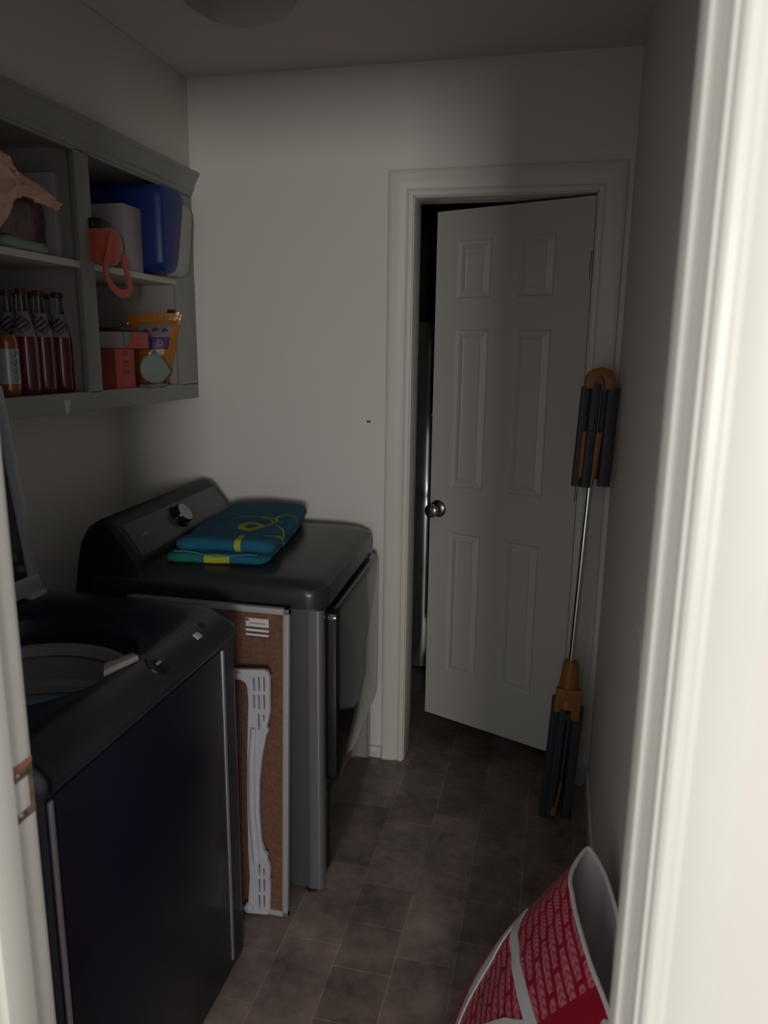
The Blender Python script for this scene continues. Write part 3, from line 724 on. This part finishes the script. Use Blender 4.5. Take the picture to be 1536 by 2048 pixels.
loft(bm, lps); obj('lid', bm, M_coolg, t, sharp=50)
own(tag(obj('cardboard_box', B(-1.74, -1.508, -.405, -.305, SZ, 1.972, .002), M_boxw), 'blank white box on the upper right shelf, in front of the blue cooler', 'box'))
t = thing('orange_pouch', 'round coral fabric pouch with hanging strap loop, by the divider', 'pouch', (-1.51, -.50, SZ))
bm = bmesh.new(); bmesh.ops.create_uvsphere(bm, u_segments=40, v_segments=24, radius=1)
for v in bm.verts: v.co = Vector((-1.484+v.co.x*.034, -.550+v.co.y*.080, SZ+.050+v.co.z*.062))
wob(bm, .009, 18, 2)
for v in bm.verts: v.co.z = max(v.co.z, SZ+.001); v.co.y = min(max(v.co.y, -.61), -.409)
obj('body', bm, M_pouch, t, sharp=80)
bm = bmesh.new(); bmesh.ops.create_uvsphere(bm, u_segments=24, v_segments=16, radius=1)
for v in bm.verts: v.co = Vector((-1.494+v.co.x*.028, -.565+v.co.y*.058, SZ+.104+v.co.z*.022)); v.co.y = max(v.co.y, -.61)
obj('dark_top', bm, M_matblk, t, sharp=80)
pth = [(-1.452, -.560, 1.86), (-1.447, -.590, 1.80), (-1.452, -.598, 1.765), (-1.458, -.575, 1.728), (-1.458, -.535, 1.702), (-1.458, -.495, 1.700), (-1.458, -.470, 1.716), (-1.458, -.480, 1.750), (-1.452, -.500, 1.79), (-1.452, -.505, 1.81)]
def band(pts, wd, th, nv):
    b_ = bmesh.new(); lps = []; Q = [Vector(p) for p in pts]; R_ = []
    for i in range(len(Q)-1):
        for k in range(6):
            f_ = k/6; p0, p1, p2, p3 = Q[max(i-1, 0)], Q[i], Q[i+1], Q[min(i+2, len(Q)-1)]
            R_.append(.5*((2*p1)+(-p0+p2)*f_+(2*p0-5*p1+4*p2-p3)*f_*f_+(-p0+3*p1-3*p2+p3)*f_**3))
    R_.append(Q[-1]); nv = Vector(nv)
    for i, p in enumerate(R_):
        d = (R_[min(i+1, len(R_)-1)]-R_[max(i-1, 0)]).normalized(); s = d.cross(nv).normalized()
        lps.append([p-s*wd/2-nv*th/2, p+s*wd/2-nv*th/2, p+s*wd/2+nv*th/2, p-s*wd/2+nv*th/2])
    return loft(b_, lps)
obj('strap', band(pth, .022, .004, (1, 0, 0)), M_pouch, t)

# lower right
BNV = Vector((.42, -.90, 0))
t = thing('orange_snack_bag', 'glossy orange resealable bag with a purple band, leaning by the right stile', 'bag', (-1.50, -.26, FZ))
def bagpt(s, r):   # s 0..1 left-right, r 0..1 up
    bl, br, tl, tr_ = Vector((-1.66, -.215, FZ+.001)), Vector((-1.530, -.145, FZ+.001)), Vector((-1.645, -.192, 1.656)), Vector((-1.478, -.121, 1.668))
    return bl.lerp(br, s).lerp(tl.lerp(tr_, s), r)
def pouch(th, s0, s1, r0, r1, off=0, ns=22, nr=26, back=True, bul=None):
    b_ = bmesh.new(); out_ = []
    for side in ((1, -1) if back else (1,)):
        g = []
        for j in range(nr+1):
            row = []
            for i in range(ns+1):
                s, r = s0+(s1-s0)*i/ns, r0+(r1-r0)*j/nr; p = bagpt(s, r)
                bb = (math.sin(PI*s)**.6 if 0 < s < 1 else 0)*(math.sin(PI*min(1, r*1.15))**.7 if 0 < r*1.15 < 1 else 0)
                cr = noise.noise(Vector((s*7, r*6, 2)))*.006*(1 if r < .5 else .2)
                row.append(b_.verts.new(p+BNV*(side*(th*bb)+cr*bb+off)))
            g.append(row)
        for j in range(nr):
            for i in range(ns): b_.faces.new((g[j][i], g[j][i+1], g[j+1][i+1], g[j+1][i]))
    if back: bmesh.ops.remove_doubles(b_, verts=b_.verts, dist=1e-5)
    return b_
M_ob = mat('orange_foil', (.46, .17, .015), .16, coat=.7, bump=(14, .35, .01))
obj('foil_body', pouch(.022, 0, 1, 0, 1), M_ob, t, sharp=70)
obj('white_panel', pouch(.022, .20, .86, .66, .84, .0012, back=False), M_label, t, sharp=70)
obj('purple_band', pouch(.022, .20, .86, .49, .66, .0014, back=False), M_purple, t, sharp=70)
for s, r in ((.38, .75), (.56, .76), (.74, .75)):
    p = bagpt(s, r); bm = bmesh.new()
    for k in range(3): lathe(bm, [(.006-.001*k, 0), (.004, .0008)], p+BNV*.0215+Vector((.005*(k-1), .0023*(k-1), .003*(k % 2))), 10, axis=BNV)
    obj('printed_figure', bm, M_ink, t)
bm = bmesh.new(); p = bagpt(.42, .575); lathe(bm, [(.011, 0), (.011, .0008), (.002, .0009)], p+BNV*.0232, 24, axis=BNV); obj('round_emblem', bm, mat('lilac_print', (.22, .16, .34), .5), t)
b_ = text_bm('D', .030); p = bagpt(.68, .575); b_.transform(frame_mat(p+BNV*.0225, (.9, .42, 0), (0, 0, 1))); obj('letter', b_, mat('lilac_ink', (.33, .28, .45), .5), t)
bm = B(-1.522, -1.494, -.146, -.136, 1.662, 1.674, .002); obj('zip_slider', bm, M_cap, t)
t = thing('tall_red_box', 'upright red box with a brown side, standing on the cabinet floor', 'box', (-1.55, -.46, FZ))
bm = B(-1.66, -1.500, -.502, -.400, FZ, 1.5395, .0015); obj('carton', bm, M_red, t)
obj('brown_side', B(-1.658, -1.5015, -.5032, -.5018, FZ+.001, 1.538), M_redd, t)
bm = text_bm("'S", .026); bm.transform(frame_mat((-1.553, -.5036, 1.480), (1, 0, 0), (0, 0, 1))); obj('side_letters', bm, M_label, t)
bm = bmesh.new()
for k, z in enumerate((1.500, 1.489)):
    b2 = text_bm('MINI' if k == 0 else 'MELTS', .013, .0004); b2.transform(frame_mat((-1.4995, -.448, z), (0, 1, 0), (0, 0, 1))); join(bm, b2)
box(bm, -1.5, -1.4992, -.466, -.430, 1.462, 1.478); box(bm, -1.5, -1.4992, -.462, -.440, 1.520, 1.534)
obj('printed_text', bm, mat('brick_print', (.20, .07, .07), .6), t)
own(tag(obj('brown_carton', B(-1.70, -1.60, -.590, -.506, FZ, 1.50, .0015), M_redd), 'brown-red carton squeezed behind the divider beside the red box', 'carton'))
t = thing('long_box', 'long grey, teal and coral box laid across the upright red box', 'box', (-1.54, -.44, 1.540))
obj('carton', B(-1.64, -1.497, -.460, -.316, 1.5405, 1.592, .0015), M_red, t)
obj('grey_end', B(-1.638, -1.499, -.4615, -.4595, 1.5415, 1.591), M_coolg, t)
bm = prism(bmesh.new(), [(-.457, 1.5915), (-.457, 1.566), (-.453, 1.556), (-.443, 1.550), (-.433, 1.556), (-.427, 1.568), (-.427, 1.5915)], 'x', -1.4972, -1.4962); obj('teal_drop', bm, M_teal, t)
bm = text_bm('NEW MINIS', .011, .0004); bm.transform(frame_mat((-1.4966, -.375, 1.580), (0, 1, 0), (0, 0, 1))); obj('printed_text', bm, mat('pale_print', (.5, .25, .2), .6), t)
own(tag(obj('dark_folder', B(-1.63, -1.51, -.455, -.365, 1.5935, 1.604, .003), mat('dark_olive', (.03, .035, .03), .5)), 'dark flat packet lying on the long box', 'packet'))
bm = bmesh.new(); bmesh.ops.create_uvsphere(bm, u_segments=40, v_segments=24, radius=1)
for v in bm.verts:
    x, y, z = v.co; k = 1-.80*max(0, y)**1.8; v.co = Vector((-1.488+x*.017, -.295+y*.092, FZ+.060+z*.050*k-.012*max(0, y)))
wob(bm, .004, 14, 8)
for v in bm.verts: v.co.z = max(v.co.z, FZ+.012); v.co.y = max(v.co.y, -.397)
o = obj('mint_cushion', bm, M_mint, sharp=80); own(o); tag(o, 'pale mint pointed fabric pouch lying between red box and orange bag', 'pouch')
bm = cloth_slab(-1.512, -1.478, -.37, -.225, FZ, FZ+.011, 3); o = obj('crumpled_wrapper', bm, M_label, sharp=70); own(o); tag(o, 'crumpled pale wrapper under the mint pouch', 'wrapper')

# upper left
t = thing('peach_bag', 'crumpled peach plastic bag sticking out at upper left', 'plastic bag', (-1.47, -1.05, SZ))
sect = [(-.806, 1.886, .006, .007), (-.830, 1.892, .010, .011), (-.88, 1.906, .012, .015), (-.93, 1.921, .018, .026), (-.948, 1.917, .024, .038), (-.975, 1.905, .030, .058), (-1.015, 1.884, .038, .090), (-1.06, 1.880, .044, .102), (-1.13, 1.880, .05, .102), (-1.20, 1.875, .05, .094), (-1.23, 1.868, .02, .05)]
lps = []
for y, z, rx, rz in sect:
    lps.append([Vector((-1.435+.0*y+rx*math.cos(a)-rx*.6, y, z+rz*math.sin(a))) for a in (2*PI*i/40 for i in range(40))])
bm = loft(bmesh.new(), lps); bmesh.ops.subdivide_edges(bm, edges=[e for e in bm.edges], cuts=1, use_grid_fill=True)
wob(bm, .016, 20, 1); wob(bm, .010, 60, 6); wob(bm, .004, 150, 3)
for v in bm.verts: v.co.z = max(v.co.z, SZ+.001)
obj('crumpled_film', bm, M_peach, t, sharp=70)
own(tag(obj('white_carton', B(-1.72, -1.545, -.676, -.650, SZ, 2.002, .002), M_boxw), 'tall narrow pale carton at the left cubby divider', 'carton'))
own(tag(obj('red_sleeve', B(-1.74, -1.60, -.648, -.634, SZ, 1.93, .002), M_cap), 'thin dark red sleeve wedged beside the pale carton', 'sleeve'))
bm = B(-1.78, -1.55, -.92, -.682, SZ, 1.925, .03, 4); subdiv(bm, 2); wob(bm, .014, 14, 3)
for v in bm.verts: v.co.z = max(v.co.z, SZ+.001); v.co.y = min(v.co.y, -.679)
o = obj('wrapped_pack', bm, M_pinkwrap, sharp=70); own(o); tag(o, 'dusky shrink-wrapped pack behind the peach bag', 'pack')
bm = cloth_slab(-1.545, -1.498, -.93, -.752, SZ, SZ+.028, 9); o = obj('folded_cloth', bm, M_mint, sharp=70); own(o); tag(o, 'small pale grey-green cloth on the left shelf edge', 'cloth')

# lower left: soda bottles
def make_bottle(loc):
    b = thing('soda_bottle', 'x', 'bottle', loc, 0, 'red soda bottles in the lower left cubby')
    bm = lathe(bmesh.new(), [(.020, 0), (.029, .003), (.031, .010), (.031, .135), (.030, .150), (.026, .170), (.020, .190), (.0165, .202), (.0162, .206)], n=28); bd = obj('glass_body', bm, M_soda, b, True)
    bm = lathe(bmesh.new(), [(.0162, .206), (.0148, .225), (.0135, .245), (.0130, .256), (.0145, .258), (.0145, .262), (.0132, .263)], n=28); obj('bottle_neck', bm, M_clear, b, True)
    bm = lathe(bmesh.new(), [(.0152, .257), (.0156, .262), (.0146, .270), (.002, .2715)], n=21); obj('bottle_cap', bm, M_cap, b, True)
    # diamond label wrapped on the shoulder, dark stripes on it
    def patch(f_, m, nm, off):
        b_ = bmesh.new(); g = []
        na, nz_ = 36, 30
        for j in range(nz_+1):
            row = []
            for i in range(na+1):
                a = -1.0+2.0*i/na; zz = .150+.062*j/nz_
                prof_ = [(.0302, .150), (.026, .170), (.020, .190), (.0165, .202), (.0162, .212)]
                rr = .0162
                for (ra, za), (rb, zb_) in zip(prof_, prof_[1:]):
                    if za <= zz <= zb_: rr = ra+(rb-ra)*(zz-za)/(zb_-za)
                row.append((b_.verts.new((math.cos(a-.9)*(rr+off), math.sin(a-.9)*(rr+off), zz)), a, zz))
            g.append(row)
        for j in range(nz_):
            for i in range(na):
                a, zz = (g[j][i][1]+g[j][i+1][1])/2, (g[j][i][2]+g[j+1][i][2])/2
                if f_(a, zz): b_.faces.new((g[j][i][0], g[j][i+1][0], g[j+1][i+1][0], g[j+1][i][0]))
        for v in [v for v in b_.verts if not v.link_faces]: b_.verts.remove(v)
        return obj(nm, b_, m, b, True, sharp=80)
    lb = patch(lambda a, z: True, M_label, 'neck_label', .0008)
    def dia(a, z):
        p, q = a*.85, (z-.181)/.026
        return abs(p)+abs(q) < .95 and (int((q-p*.8)*3.6+40) % 2 == 0 or abs(p)+abs(q) > .82)
    o = patch(dia, M_ink, 'striped_emblem', .0014)
    return b
def dup(root, loc, rotz=0):
    r = root.copy(); C.objects.link(r); r.location = loc; r.rotation_euler = (0, 0, rotz)
    for ch in list(root.children):
        c = ch.copy(); C.objects.link(c); c.parent = r
        for g_ in ch.children:
            d = g_.copy(); C.objects.link(d); d.parent = c
    return r
spots = [(-1.548, -.690, 'red soda bottle in the front row, nearest the divider'),
         (-1.552, -.760, 'red soda bottle in the front row, second from the divider'),
         (-1.550, -.828, 'red soda bottle in the front row, standing right beside the orange and blue can'),
         (-1.575, -.952, 'red soda bottle behind the orange and blue can, at the photo edge'),
         (-1.618, -.655, 'red soda bottle in the second row, nearest the divider'),
         (-1.620, -.724, 'red soda bottle in the second row, second from the divider'),
         (-1.622, -.794, 'red soda bottle in the second row, third from the divider'),
         (-1.624, -.864, 'red soda bottle in the second row, just behind the can'),
         (-1.690, -.700, 'red soda bottle in the third row, nearest the divider'),
         (-1.692, -.770, 'red soda bottle in the third row, farther from the divider')]
b0 = None
for i, (x, y, lab) in enumerate(spots):
    if b0 is None: b = b0 = make_bottle((x, y, FZ))
    else: b = dup(b0, (x, y, FZ), .25*math.sin(i*2.1))
    b['label'] = lab
t = thing('drink_can', 'tall slim can with white and blue band and orange ends', 'can', (-1.545, -.905, FZ))
bm = lathe(bmesh.new(), [(.022, 0), (.027, .006), (.0285, .02), (.0285, .135), (.026, .147), (.023, .152), (.023, .1525)], (-1.545, -.905, FZ), 32); obj('can_body', bm, mat('orange_tin', (.30, .10, .04), .25, metal=.4), t)
bm = lathe(bmesh.new(), [(.0289, .032), (.0289, .118)], (-1.545, -.905, FZ), 32, cap=(False, False)); cb_ = obj('white_band', bm, mat('white_blue_print', (.33, .36, .38), .3, metal=.2), t)
bm = bmesh.new()
for k in range(4):
    for sgn in (1, -1):
        z = FZ+.045+k*.020
        tt = bmesh.new(); g = [(0, 0), (.55, .009*sgn), (.55, 0)] if sgn > 0 else [(0, 0), (.55, 0), (.35, -.008)]
        vs = [tt.verts.new((-1.545+math.cos(a-.55)*.0293, -.905+math.sin(a-.55)*.0293, z+dz)) for a, dz in g]; tt.faces.new(vs); join(bm, tt)
obj('blue_print', bm, mat('blue_ink', (.02, .06, .18), .4), cb_)
